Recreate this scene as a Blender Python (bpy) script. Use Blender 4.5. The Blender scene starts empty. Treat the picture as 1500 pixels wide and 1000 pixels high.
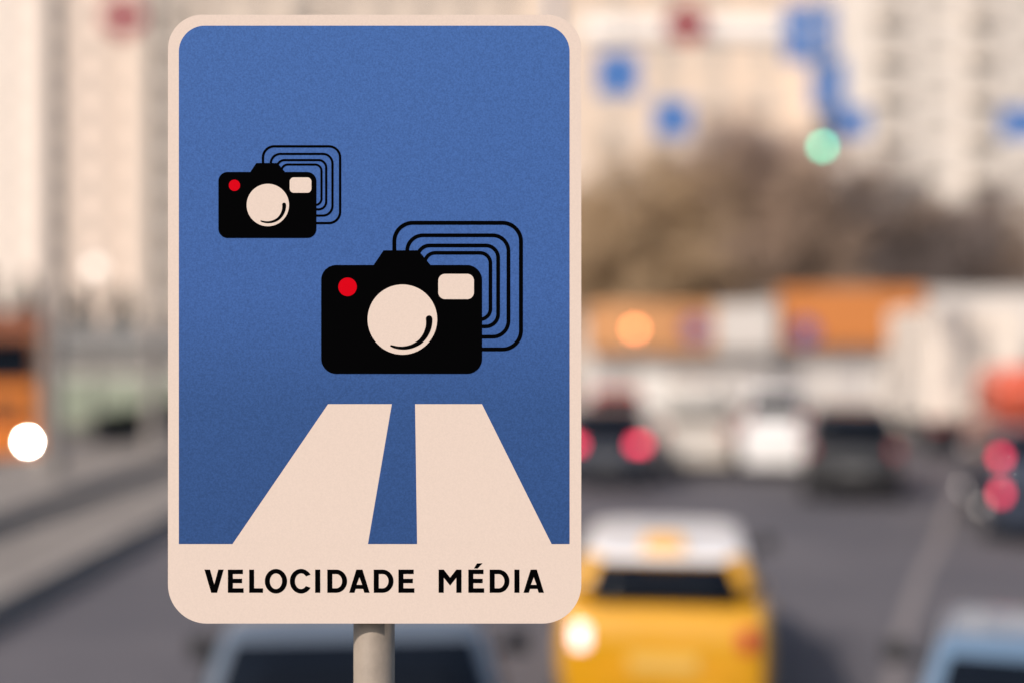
import bpy, bmesh, math, random
from mathutils import Vector, Matrix
from mathutils.geometry import tessellate_polygon

sc = bpy.context.scene
COL = sc.collection
R = math.radians
random.seed(7)

# ------------------------------------------------------------------ camera
CAM_H = 3.05
cam = bpy.data.cameras.new('camera')
cam.sensor_width = 36.0
cam.lens = 48.0
cam.clip_start = 0.05
cam.clip_end = 3000
cam.dof.use_dof = True
cam.dof.focus_distance = 2.0
cam.dof.aperture_fstop = 0.87
cam.dof.aperture_blades = 0
cam_ob = bpy.data.objects.new('camera', cam)
cam_ob.location = (0, 0, CAM_H)
cam_ob.rotation_euler = (R(90), 0, 0)
COL.objects.link(cam_ob)
sc.camera = cam_ob

# ------------------------------------------------------------------ sky, sun, exposure
SUN_EL, SUN_AZ = R(39), R(43)          # low evening sun behind the camera and to its left
world = bpy.data.worlds.new('World')
sc.world = world
world.use_nodes = True
wn, wl = world.node_tree.nodes, world.node_tree.links
wn.clear()
sky = wn.new('ShaderNodeTexSky'); sky.sky_type = 'NISHITA'; sky.sun_disc = False
sky.sun_elevation = SUN_EL
sky.sun_rotation = math.pi + SUN_AZ
sky.dust_density = 2.5
bg = wn.new('ShaderNodeBackground'); bg.inputs['Strength'].default_value = 0.14
wo = wn.new('ShaderNodeOutputWorld')
wl.new(sky.outputs[0], bg.inputs[0]); wl.new(bg.outputs[0], wo.inputs[0])

sun = bpy.data.lights.new('sun', 'SUN')
sun.energy = 4.0
sun.angle = R(2.0)
sun.color = (1.0, 0.88, 0.78)
sun_ob = bpy.data.objects.new('sun', sun)
to_sun = Vector((-math.sin(SUN_AZ) * math.cos(SUN_EL), -math.cos(SUN_AZ) * math.cos(SUN_EL), math.sin(SUN_EL)))
sun_ob.rotation_euler = to_sun.to_track_quat('Z', 'Y').to_euler()
sun_ob.location = to_sun * 60
COL.objects.link(sun_ob)

vs = sc.view_settings
vs.view_transform = 'Standard'; vs.look = 'None'; vs.exposure = 0.0; vs.gamma = 1.0
vs.use_curve_mapping = False
sc.cycles.use_denoising = True
sc.cycles.max_bounces = 6

# ------------------------------------------------------------------ materials
MATS = {}
def mat(name, col, rough=0.6, metal=0.0, coat=0.0, spec=0.5, noise=0.0, nscale=8.0, col2=None,
        emit=None, estr=0.0, bump=0.0, bscale=40.0, detail=4.0):
    if name in MATS: return MATS[name]
    m = bpy.data.materials.new(name); m.use_nodes = True
    nt = m.node_tree; b = nt.nodes['Principled BSDF']
    b.inputs['Base Color'].default_value = (*col, 1)
    b.inputs['Roughness'].default_value = rough
    b.inputs['Metallic'].default_value = metal
    b.inputs['Coat Weight'].default_value = coat
    b.inputs['Coat Roughness'].default_value = 0.05
    b.inputs['Specular IOR Level'].default_value = spec
    tc = nt.nodes.new('ShaderNodeTexCoord')
    if noise or col2:
        n = nt.nodes.new('ShaderNodeTexNoise'); n.inputs['Scale'].default_value = nscale
        n.inputs['Detail'].default_value = detail; n.inputs['Roughness'].default_value = 0.6
        nt.links.new(tc.outputs['Object'], n.inputs['Vector'])
        rp = nt.nodes.new('ShaderNodeValToRGB')
        c2 = col2 if col2 else tuple(max(0, c * (1 - noise)) for c in col)
        c1 = col if col2 else tuple(min(1, c * (1 + noise)) for c in col)
        rp.color_ramp.elements[0].position = 0.32; rp.color_ramp.elements[1].position = 0.68
        rp.color_ramp.elements[0].color = (*c2, 1); rp.color_ramp.elements[1].color = (*c1, 1)
        nt.links.new(n.outputs['Fac'], rp.inputs[0]); nt.links.new(rp.outputs[0], b.inputs['Base Color'])
    if bump:
        n2 = nt.nodes.new('ShaderNodeTexNoise'); n2.inputs['Scale'].default_value = bscale
        nt.links.new(tc.outputs['Object'], n2.inputs['Vector'])
        bp = nt.nodes.new('ShaderNodeBump'); bp.inputs['Strength'].default_value = bump
        bp.inputs['Distance'].default_value = 0.02
        nt.links.new(n2.outputs['Fac'], bp.inputs['Height']); nt.links.new(bp.outputs[0], b.inputs['Normal'])
    if emit:
        b.inputs['Emission Color'].default_value = (*emit, 1)
        b.inputs['Emission Strength'].default_value = estr
    MATS[name] = m
    return m

def grain_mat(name, stops, rough=0.65, spec=0.25, grain=0.06, gscale=430.0):
    """printed film: ink colours by height on the sheet (stops: (z, colour)) with a fine print grain"""
    m = bpy.data.materials.new(name); m.use_nodes = True
    nt = m.node_tree; b = nt.nodes['Principled BSDF']
    b.inputs['Roughness'].default_value = rough
    b.inputs['Specular IOR Level'].default_value = spec
    tc = nt.nodes.new('ShaderNodeTexCoord')
    n = nt.nodes.new('ShaderNodeTexNoise'); n.inputs['Scale'].default_value = gscale
    n.inputs['Detail'].default_value = 3.0
    nt.links.new(tc.outputs['Object'], n.inputs['Vector'])
    mr = nt.nodes.new('ShaderNodeMapRange')
    mr.inputs[1].default_value = 0.25; mr.inputs[2].default_value = 0.75
    mr.inputs[3].default_value = 1 - grain; mr.inputs[4].default_value = 1 + grain
    nt.links.new(n.outputs['Fac'], mr.inputs[0])
    mx = nt.nodes.new('ShaderNodeMix'); mx.data_type = 'RGBA'; mx.blend_type = 'MULTIPLY'
    mx.inputs[0].default_value = 1.0
    if len(stops) > 1:
        sp = nt.nodes.new('ShaderNodeSeparateXYZ'); nt.links.new(tc.outputs['Object'], sp.inputs[0])
        z0, z1 = stops[0][0], stops[-1][0]
        m2 = nt.nodes.new('ShaderNodeMapRange'); m2.inputs[1].default_value = z0; m2.inputs[2].default_value = z1
        nt.links.new(sp.outputs['Z'], m2.inputs[0])
        rp = nt.nodes.new('ShaderNodeValToRGB')
        els = rp.color_ramp.elements
        while len(els) < len(stops): els.new(0.5)
        for e, (z, c) in zip(els, stops):
            e.position = (z - z0) / (z1 - z0); e.color = (*c, 1)
        nt.links.new(m2.outputs[0], rp.inputs[0])
        nt.links.new(rp.outputs[0], mx.inputs[6])
    else:
        mx.inputs[6].default_value = (*stops[0][1], 1)
    nt.links.new(mr.outputs[0], mx.inputs[7])
    nt.links.new(mx.outputs[2], b.inputs['Base Color'])
    return m

M_RUBBER = mat('rubber', (0.02, 0.02, 0.02), 0.85)
M_RIM = mat('rim_metal', (0.45, 0.45, 0.46), 0.35, 0.9)
M_GLASS = mat('car_glass', (0.006, 0.008, 0.012), 0.08, spec=0.12)
M_BLACKPL = mat('black_plastic', (0.025, 0.025, 0.028), 0.5)
M_CHROME = mat('chrome', (0.7, 0.7, 0.72), 0.15, 1.0)
M_PLATE = mat('plate_white', (0.75, 0.75, 0.72), 0.4)
M_TAIL = mat('tail_lens', (0.35, 0.01, 0.02), 0.15)
M_TAIL_ON = mat('tail_lens_lit', (0.5, 0.01, 0.03), 0.15, emit=(1.0, 0.05, 0.12), estr=4.4)
M_TAIL_GLINT = mat('rear_lamp_sun_glint', (0.8, 0.5, 0.45), 0.1, emit=(1.0, 0.70, 0.72), estr=2.4)  # pinkish emission stands in for a sun glint on the taxi's left rear lamp
M_HEAD = mat('head_lens', (0.75, 0.75, 0.75), 0.08)
M_HEAD_ON = mat('head_lens_lit', (0.9, 0.9, 0.85), 0.1, emit=(1.0, 0.93, 0.80), estr=330.0)
M_GALV = mat('galvanised_steel', (0.42, 0.40, 0.37), 0.5, 0.35, noise=0.15, nscale=6)
M_POSTGREY = mat('grey_post_paint', (0.22, 0.20, 0.185), 0.6, noise=0.12, nscale=3)
M_WHITE = mat('white_paint', (0.78, 0.76, 0.72), 0.5)
M_RED = mat('sign_red', (0.26, 0.02, 0.03), 0.6)
M_SBLUE = mat('sign_blue', (0.05, 0.16, 0.44), 0.5)
M_WIRE = mat('wire', (0.12, 0.12, 0.12), 0.6)

# ------------------------------------------------------------------ mesh helpers
def link(name, me, parent=None, m=None, loc=None, smooth=False):
    o = bpy.data.objects.new(name, me); COL.objects.link(o)
    if m is not None and me is not None and not me.materials: me.materials.append(m)
    if parent is not None: o.parent = parent
    if loc is not None: o.location = loc
    if smooth:
        for p in me.polygons: p.use_smooth = True
    return o

def thing(name, label, cat, loc=(0, 0, 0), rz=0.0, group=None):
    o = bpy.data.objects.new(name, None); COL.objects.link(o)
    o.location = loc; o.rotation_euler = (0, 0, rz); o.empty_display_size = 0.3
    tag(o, label, cat, group); return o

def tag(o, label, cat, group=None):
    o['label'] = label; o['category'] = cat
    if group: o['group'] = group
    return o

def struct(o, label=None):
    o['kind'] = 'structure'
    if label: o['label'] = label
    return o

class MB:
    def __init__(s): s.v = []; s.f = []; s.mi = []
    def add(s, vs_, fs, mi=0):
        k = len(s.v); s.v += [tuple(v) for v in vs_]
        for f in fs: s.f.append(tuple(i + k for i in f)); s.mi.append(mi)
        return s
    def box(s, x0, x1, y0, y1, z0, z1, mi=0):
        return s.add([(x0,y0,z0),(x1,y0,z0),(x1,y1,z0),(x0,y1,z0),(x0,y0,z1),(x1,y0,z1),(x1,y1,z1),(x0,y1,z1)],
              [(0,3,2,1),(4,5,6,7),(0,1,5,4),(1,2,6,5),(2,3,7,6),(3,0,4,7)], mi)
    def tube(s, p0, p1, r0, r1=None, n=12, caps=True, mi=0):
        r1 = r0 if r1 is None else r1
        p0, p1 = Vector(p0), Vector(p1); d = (p1 - p0).normalized()
        a = d.orthogonal().normalized(); b = d.cross(a)
        vs_ = []
        for p, r in ((p0, r0), (p1, r1)):
            for i in range(n):
                t = 2 * math.pi * i / n; vs_.append(p + a * (r * math.cos(t)) + b * (r * math.sin(t)))
        fs = [(i, (i + 1) % n, n + (i + 1) % n, n + i) for i in range(n)]
        if caps: fs += [tuple(range(n - 1, -1, -1)), tuple(range(n, 2 * n))]
        return s.add(vs_, fs, mi)
    def loft(s, rings, cap=True, mi=0):
        n = len(rings[0]); vs_ = [p for r in rings for p in r]; fs = []
        for k in range(len(rings) - 1):
            for i in range(n):
                j = (i + 1) % n; fs.append((k*n+i, k*n+j, (k+1)*n+j, (k+1)*n+i))
        if cap:
            fs.append(tuple(range(n - 1, -1, -1))); fs.append(tuple((len(rings)-1)*n + i for i in range(n)))
        return s.add(vs_, fs, mi)
    def sphere(s, c, r, nu=16, nv=10, sz=1.0, mi=0):
        rings = []
        for k in range(1, nv):
            ph = math.pi * k / nv
            rings.append([(c[0] + r*math.sin(ph)*math.cos(2*math.pi*i/nu), c[1] + r*math.sin(ph)*math.sin(2*math.pi*i/nu),
                           c[2] - sz*r*math.cos(ph)) for i in range(nu)])
        return s.loft(rings, True, mi)
    def prism(s, outer, holes, y0, y1, mi=0):
        """polygon in the x,z plane (y0 = the side facing the camera) extruded to y1"""
        loops = [outer] + list(holes)
        tri = tessellate_polygon([[Vector((x, z, 0)) for x, z in l] for l in loops])
        pts = [p for l in loops for p in l]; n = len(pts)
        vs_ = [(x, y0, z) for x, z in pts] + [(x, y1, z) for x, z in pts]
        fs = []
        for a, b, c in tri:
            (ax, az), (bx, bz), (cx, cz) = pts[a], pts[b], pts[c]
            if (bx-ax)*(cz-az) - (bz-az)*(cx-ax) < 0: b, c = c, b
            fs.append((a, b, c)); fs.append((a + n, c + n, b + n))
        k = 0
        for l in loops:
            m_ = len(l)
            for i in range(m_):
                j = (i + 1) % m_; fs.append((k+i, k+j, k+j+n, k+i+n))
            k += m_
        return s.add(vs_, fs, mi)
    def mesh(s, name, mats=()):
        me = bpy.data.meshes.new(name); me.from_pydata(s.v, [], s.f)
        for m in mats: me.materials.append(m)
        if len(mats) > 1: me.polygons.foreach_set('material_index', s.mi)
        bm = bmesh.new(); bm.from_mesh(me); bmesh.ops.recalc_face_normals(bm, faces=bm.faces); bm.to_mesh(me); bm.free()
        me.update(); return me
    def build(s, name, m, parent=None, loc=None, smooth=False):
        ms = m if isinstance(m, (list, tuple)) else [m]
        return link(name, s.mesh(name, ms), parent, None, loc, smooth)

def bevel(o, w=0.02, seg=2, ang=40):
    b = o.modifiers.new('bevel', 'BEVEL'); b.width = w; b.segments = seg; b.limit_method = 'ANGLE'; b.angle_limit = R(ang)
    return o

def rrect(x0, x1, z0, z1, r, n=12, rs=None):
    """rounded rectangle outline, counter-clockwise; rs = radii (bottom left, bottom right, top right, top left)"""
    rs = rs or (r, r, r, r); pts = []
    for (cx, cz, a0, rr) in ((x0 + rs[0], z0 + rs[0], 180, rs[0]), (x1 - rs[1], z0 + rs[1], 270, rs[1]),
                             (x1 - rs[2], z1 - rs[2], 0, rs[2]), (x0 + rs[3], z1 - rs[3], 90, rs[3])):
        if rr <= 1e-9: pts.append((cx, cz)); continue
        for i in range(n + 1):
            a = R(a0 + 90 * i / n); pts.append((cx + rr * math.cos(a), cz + rr * math.sin(a)))
    return pts

# ================================================================== THE SETTING
def sheet(name, x0, x1, y0, y1, z, m, zb=None):
    mb = MB()
    if zb is None: mb.add([(x0,y0,z),(x1,y0,z),(x1,y1,z),(x0,y1,z)], [(0,1,2,3)])
    else: mb.box(x0, x1, y0, y1, zb, z)
    return struct(mb.build(name, m))

M_ASPH = mat('asphalt', (0.122, 0.113, 0.121), 0.8, noise=0.0, col2=(0.074, 0.071, 0.081), nscale=0.28, bump=0.35, bscale=60, detail=8)
M_PAVE = mat('paving', (0.25, 0.222, 0.195), 0.85, col2=(0.17, 0.152, 0.137), nscale=1.6, bump=0.3, bscale=20)
M_KERB = mat('kerb_concrete', (0.28, 0.25, 0.222), 0.85, noise=0.18, nscale=2.2)
M_DIRT = mat('bare_soil', (0.16, 0.13, 0.095), 0.95, noise=0.3, nscale=0.7, bump=0.5, bscale=5)
M_LINE = mat('worn_road_paint', (0.25, 0.22, 0.21), 0.7, col2=(0.15, 0.135, 0.135), nscale=4.0)

sheet('ground', -900, 900, -300, 1500, -0.02, M_DIRT)
road = sheet('road', -26, 40, -30, 44, 0.0, M_ASPH)

def ribbon(name, pts, w, z, m, parent=None):
    mb = MB(); L, Rr = [], []
    for i, p in enumerate(pts):
        a = Vector(pts[max(i-1, 0)]); b = Vector(pts[min(i+1, len(pts)-1)])
        d = (b - a).normalized(); nrm = Vector((-d.y, d.x))
        L.append((p[0] + nrm.x*w/2, p[1] + nrm.y*w/2, z)); Rr.append((p[0] - nrm.x*w/2, p[1] - nrm.y*w/2, z))
    n = len(pts); mb.add(L + Rr, [(n+i, n+i+1, i+1, i) for i in range(n-1)])
    return mb.build(name, m, parent)
ribbon('lane_line', [(2.75, 10), (3.4, 12.2), (4.05, 14.2), (5.2, 17.4), (6.4, 20.5), (7.8, 24.4), (9.2, 28), (11, 32)], 0.15, 0.005, M_LINE, road)
for k in range(7):
    y = 6 + k * 6.0
    ribbon('lane_dash', [(-2.3, y), (-2.3, y + 3)], 0.14, 0.005, M_LINE, road)

# two raised strips on the left: the low reserve beside the road and the higher footway behind it
mb = MB(); mb.box(-7.35, -5.72, -10, 44, -0.01, 0.29); low = struct(bevel(mb.build('median_strip', M_PAVE), 0.03))
mb = MB(); mb.box(-10.62, -7.62, -10, 44, -0.012, 0.57); foot = struct(bevel(mb.build('footway', M_PAVE), 0.03))
for (x0, x1, z, par) in ((-5.715, -5.50, 0.305, low), (-7.615, -7.40, 0.585, foot)):
    y = 2.0
    proto = None
    while y < 40:
        if proto is None:
            b_ = MB(); b_.box(x0, x1, 0, 1.985, -0.008, z); proto = b_.mesh('kerb_stone', [M_KERB])
        o = link('kerb_stone', proto, par, loc=(0, y, 0)); bevel(o, 0.02)
        y += 2.0
pv = sheet('pavement', -4, 40, 44, 62, 0.15, M_PAVE, -0.015)
isl = MB(); isl.loft([[(x * s, 1.9 + z * s, zz) for x, z in rrect(-1.0, 0.6, -2.4, 2.6, 0.78)] for s, zz in ((1, -0.01), (1, 0.13), (0.975, 0.155))])
isl = struct(isl.build('traffic_island', M_KERB))

# ================================================================== THE SIGN
def X(px): return (px - 750) / 1000.0
def Z(py): return CAM_H + (500 - py) / 1000.0
def P(pts): return [(X(a), Z(b)) for a, b in pts]

M_CREAM = grain_mat('cream_film', [(0, (0.655, 0.548, 0.475))], spec=0.1, grain=0.04)
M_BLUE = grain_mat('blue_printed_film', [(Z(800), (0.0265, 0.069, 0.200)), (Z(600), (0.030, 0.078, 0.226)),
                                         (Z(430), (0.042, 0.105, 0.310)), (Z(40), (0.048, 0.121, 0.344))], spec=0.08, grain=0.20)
M_INK = mat('black_ink', (0.0012, 0.0012, 0.0014), 0.8, spec=0.004)
M_REDINK = mat('red_ink', (0.55, 0.001, 0.008), 0.7, spec=0.02)
M_ALU = mat('plate_aluminium', (0.5, 0.49, 0.47), 0.4, 0.8)

sign = thing('road_sign', 'upright blue and cream road sign with two black camera symbols on a round pole', 'road sign', (X(548), 2.045, 0.155))
S0 = Vector((X(548), 2.045, 0.155))
def spart(name, mb, m, parent=None):
    """parts are modelled in place; their origin is moved to the sign's foot"""
    me = mb.mesh(name, [m])
    me.transform(Matrix.Translation(-S0))
    return link(name, me, parent or sign)
Z_OFF = S0.z
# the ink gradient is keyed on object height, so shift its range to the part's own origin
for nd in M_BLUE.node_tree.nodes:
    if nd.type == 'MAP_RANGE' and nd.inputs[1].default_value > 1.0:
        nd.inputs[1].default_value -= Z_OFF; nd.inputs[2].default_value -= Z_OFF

plate = spart('plate', MB().prism(rrect(X(246), X(851.5), Z(912.5), Z(22), 0, 16, (0.057, 0.057, 0.050, 0.050)), [], 2.0, 2.003), M_CREAM)
rim_o = rrect(X(248), X(849.5), Z(910.5), Z(24), 0, 16, (0.055, 0.055, 0.048, 0.048))
rim_i = rrect(X(251), X(846.5), Z(907.5), Z(27), 0, 16, (0.052, 0.052, 0.045, 0.045))
spart('edge_rim', MB().prism(rim_o, [rim_i], 2.0032, 2.016), M_ALU)
STRIPES = ([(340.5, 796), (539, 796), (574, 591.3), (480.5, 591.3)], [(611, 796), (808, 796), (706, 591.3), (608, 591.3)])
outl = rrect(X(262), X(834.3), Z(796), Z(38), 0, 16, (0, 0, 0.038, 0.038))
cut = []
for q in STRIPES: cut += P([q[0], q[3], q[2], q[1]])
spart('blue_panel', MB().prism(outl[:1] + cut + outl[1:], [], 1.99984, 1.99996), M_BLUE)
for q in STRIPES:
    spart('road_stripe', MB().prism(P(q), [], 1.99990, 1.99996), M_CREAM)

def camera_symbol(fx, fy, k, label):
    T = lambda x, y: (X(fx + (x - 470.5) * k), Z(fy + (y - 388.5) * k))
    def RR(x0, y0, x1, y1, r, n=14):
        a = T(x0, y1); b = T(x1, y0); return rrect(a[0], b[0], a[1], b[1], r * k / 1000, n)
    def circ(cx, cy, r, n=72): return [T(cx + r * math.cos(2*math.pi*i/n), cy - r * math.sin(2*math.pi*i/n)) for i in range(n)]
    body = [T(490.5, 388.5), T(547.4, 388.5), T(561.8, 367), T(612.6, 367), T(630.6, 388.5)]
    # outline clockwise on the sheet: hump, then the rounded body
    def arc(cx, cy, r, a0, a1, n=12): return [T(cx + r * math.cos(R(a0 + (a1-a0)*i/n)), cy - r * math.sin(R(a0 + (a1-a0)*i/n))) for i in range(n + 1)]
    outl = body[1:] + arc(684, 410.5, 22, 90, 0) + arc(684, 525, 22, 0, -90) + arc(492.5, 525, 22, -90, -180) + arc(492.5, 410.5, 22, 180, 90)
    outl.reverse()
    cs = spart('camera_symbol', MB().prism(outl, [], 1.99942, 1.99954), M_INK)
    cs['label'] = label
    for (x0, y0, x1, y1, w, r) in ((574.7, 323.9, 766, 514.2, 5.8, 30), (593.6, 342.3, 747.5, 496, 5.5, 26),
                                   (608.5, 357.2, 732.4, 481, 5.5, 21), (619.5, 368, 721, 470.5, 5.3, 18)):
        spart('echo_line', MB().prism(RR(x0, y0, x1, y1, r), [RR(x0 + w, y0 + w, x1 - w, y1 - w, r - w)], 1.99960, 1.99972), M_INK, None).parent = cs
    spart('lens_disc', MB().prism(circ(589.5, 468, 51), [], 1.99924, 1.99936), M_CREAM, cs)
    spart('flash_window', MB().prism(RR(642, 401.5, 694.3, 438.5, 10), [], 1.99924, 1.99936), M_CREAM, cs)
    spart('shutter_button', MB().prism(circ(509.2, 420.5, 13.6, 40), [], 1.99924, 1.99936), M_REDINK, cs)
    o, i_ = [], []
    N = 40
    for j in range(N + 1):
        t = j / N; a = R(-114 * t); rr = 39.4 + 3.0 * min(1, t * 2.2); w = 4.8 * (1 - t) + 1.7 * t
        w *= 1.0 if t < 0.97 else 0.8
        o.append((589.2 + (rr + w) * math.cos(a), 467 - (rr + w) * math.sin(a)))
        i_.append((589.2 + (rr - w) * math.cos(a), 467 - (rr - w) * math.sin(a)))
    capx, capy = 589.2 + 39.4, 467
    cap = [(capx + 4.8 * math.cos(R(b)), capy - 4.8 * math.sin(R(b))) for b in range(20, 180, 20)]
    tl = [T(*p) for p in o[::-1] + cap + i_]
    tl.reverse()
    spart('lens_highlight', MB().prism(tl, [], 1.99906, 1.99918), M_INK, cs)
camera_symbol(470.5, 388.5, 1.0, 'large black camera pictogram with a red button above the road stripes')
camera_symbol(320.0, 252.4, 0.609, 'small black camera pictogram with a red button at upper left of the panel')

# lettering, each glyph drawn from its own outline
def ell(cx, cy, rx, ry, a0=0, a1=360, n=48): return [(cx + rx*math.cos(R(a0+(a1-a0)*i/n)), cy - ry*math.sin(R(a0+(a1-a0)*i/n))) for i in range(n + (0 if abs(a1-a0) == 360 else 1))]
T0, B0 = 833.4, 867.3
def g_E(x, w=23): s = 7.3; return [([(x, T0), (x+w-1, T0), (x+w-1, T0+6.5), (x+s, T0+6.5), (x+s, 846.8), (x+w-2.2, 846.8), (x+w-2.2, 853.2), (x+s, 853.2), (x+s, B0-6.5), (x+w, B0-6.5), (x+w, B0), (x, B0)], [])]
def g_D(x, w=29):
    s = 7.4; cy = (T0 + B0) / 2; ry = (B0 - T0) / 2
    o = [(x, T0), (x + w - 16, T0)] + ell(x + w - 16, cy, 16, ry, 88, -88, 24) + [(x + w - 16, B0), (x, B0)]
    h = [(x + s, T0 + 6.5), (x + w - 16, T0 + 6.5)] + ell(x + w - 16, cy, 8.7, ry - 6.5, 88, -88, 24) + [(x + w - 16, B0 - 6.5), (x + s, B0 - 6.5)]
    return [(o, [h])]
def g_I(x): return [([(x - 0.2, T0), (x + 7.3, T0), (x + 7.3, B0), (x - 0.2, B0)], [])]
def g_A(x, w=30):
    c = x + w / 2
    return [([(c - 4.5, T0), (c + 4.5, T0), (x + w, B0), (x + w - 7.8, B0), (x + w - 9.6, 861.6), (x + 9.6, 861.6), (x + 7.8, B0), (x, B0)], [[(c, 844.4), (c + 4.2, 855.7), (c - 4.2, 855.7)]])]
glyphs = [
    [([(299.4, T0), (307.6, T0), (313.8, 855.2), (319.8, T0), (327.6, T0), (317.9, B0), (309.4, B0)], [])],
    g_E(333.8),
    [([(365, T0), (372.2, T0), (372.2, B0 - 6.5), (385.4, B0 - 6.5), (385.2, B0), (365, B0)], [])],
    [(ell(404.2, 850.4, 16.3, 18), [ell(404.2, 850.4, 9.0, 11.5)])],
    [(ell(441, 850.4, 16.4, 18, 32, 328, 44) + ell(441, 850.4, 9.0, 11.5, 322, 38, 36), [])],
    g_I(461.8), g_D(479.4), g_A(511.4), g_D(547.4), g_E(583.6, 23.4),
    [([(642.4, B0), (642.4, T0), (650, T0), (659.3, 845.2), (668.4, T0), (676, T0), (676, B0), (668.4, B0), (668.4, 845.2), (659.3, 856.8), (650, 845.2), (650, B0)], [])],
    g_E(686, 23.2) + [([(694.2, 831.8), (698.6, 824.4), (706.8, 824.0), (699.6, 831.8)], [])],
    g_D(717.2), g_I(753.6), g_A(766.8),
]
lett = None
for gl in glyphs:
    mb = MB()
    for o, hs in gl: mb.prism(P(o), [P(h) for h in hs], 1.99978, 1.99990)
    lett = spart('letter', mb, M_INK)
M_POLE = mat('pole_galvanised', (0.255, 0.215, 0.175), 0.6, 0.0, noise=0.10, nscale=30, spec=0.3, bump=0.03, bscale=90)
pc, pr = X(543.5), 0.0308
rings = []
for zz in (0.155, Z(60)): rings.append([(pc + pr*math.cos(2*math.pi*i/40), 2.045 + pr*math.sin(2*math.pi*i/40), zz) for i in range(40)])
pole = spart('pole', MB().loft(rings), M_POLE)
for p in pole.data.polygons: p.use_smooth = len(p.vertices) == 4
mb = MB(); mb.tube((pc, 2.045, Z(60)), (pc, 2.045, Z(54)), 0.033, 0.030, 32); spart('pole_cap', mb, M_BLACKPL)
for zc in (Z(200), Z(720)):
    mb = MB(); mb.tube((pc, 2.045, zc - 0.02), (pc, 2.045, zc + 0.02), 0.0345, n=32); mb.box(pc - 0.07, pc + 0.07, 2.0165, 2.024, zc - 0.018, zc + 0.018)
    spart('clamp', mb, M_GALV)
mb = MB(); mb.tube((pc, 2.045, 0.155), (pc, 2.045, 0.17), 0.10, 0.095, 28); mb.tube((pc, 2.045, 0.17), (pc, 2.045, 0.24), 0.042, 0.036, 28); spart('base_flange', mb, M_GALV)

# ================================================================== VEHICLES
def ring_rr(x0, x1, y0, y1, z, r, n=5):
    return [(a, b, z) for a, b in rrect(x0, x1, y0, y1, r, n)]

def wheel(parent, x, y, r, w, side):
    mb = MB(); prof = [(r*0.62, -w/2), (r*0.93, -w/2), (r, -w*0.36), (r, w*0.36), (r*0.93, w/2), (r*0.62, w/2)]
    rings = [[(h, rr*math.cos(2*math.pi*i/24), rr*math.sin(2*math.pi*i/24)) for i in range(24)] for rr, h in prof]
    mb.loft(rings, True)
    t = mb.build('wheel', M_RUBBER, parent, (x, y, r), True)
    mb = MB(); f = side * (w/2 - 0.02)
    mb.tube((f, 0, 0), (f + side*0.035, 0, 0), r*0.18, r*0.16, 12)
    for k in range(5):
        a = 2*math.pi*k/5; c_, s_ = math.cos(a), math.sin(a)
        mb.tube((f + side*0.02, 0.1*r*c_, 0.1*r*s_), (f + side*0.012, r*0.6*c_, r*0.6*s_), r*0.10, r*0.07, 6)
    rr2 = [[(f + side*h, q*math.cos(2*math.pi*i/24), q*math.sin(2*math.pi*i/24)) for i in range(24)] for q, h in ((r*0.56, 0.0), (r*0.56, 0.03), (r*0.66, 0.03), (r*0.66, 0.0))]
    mb.loft(rr2, False); mb.build('rim', M_RIM, t)
    return t

def paint(name, col, rough=0.3): return mat('paint_' + name, col, rough, 0.0, coat=0.8, noise=0.03, nscale=2)

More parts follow.
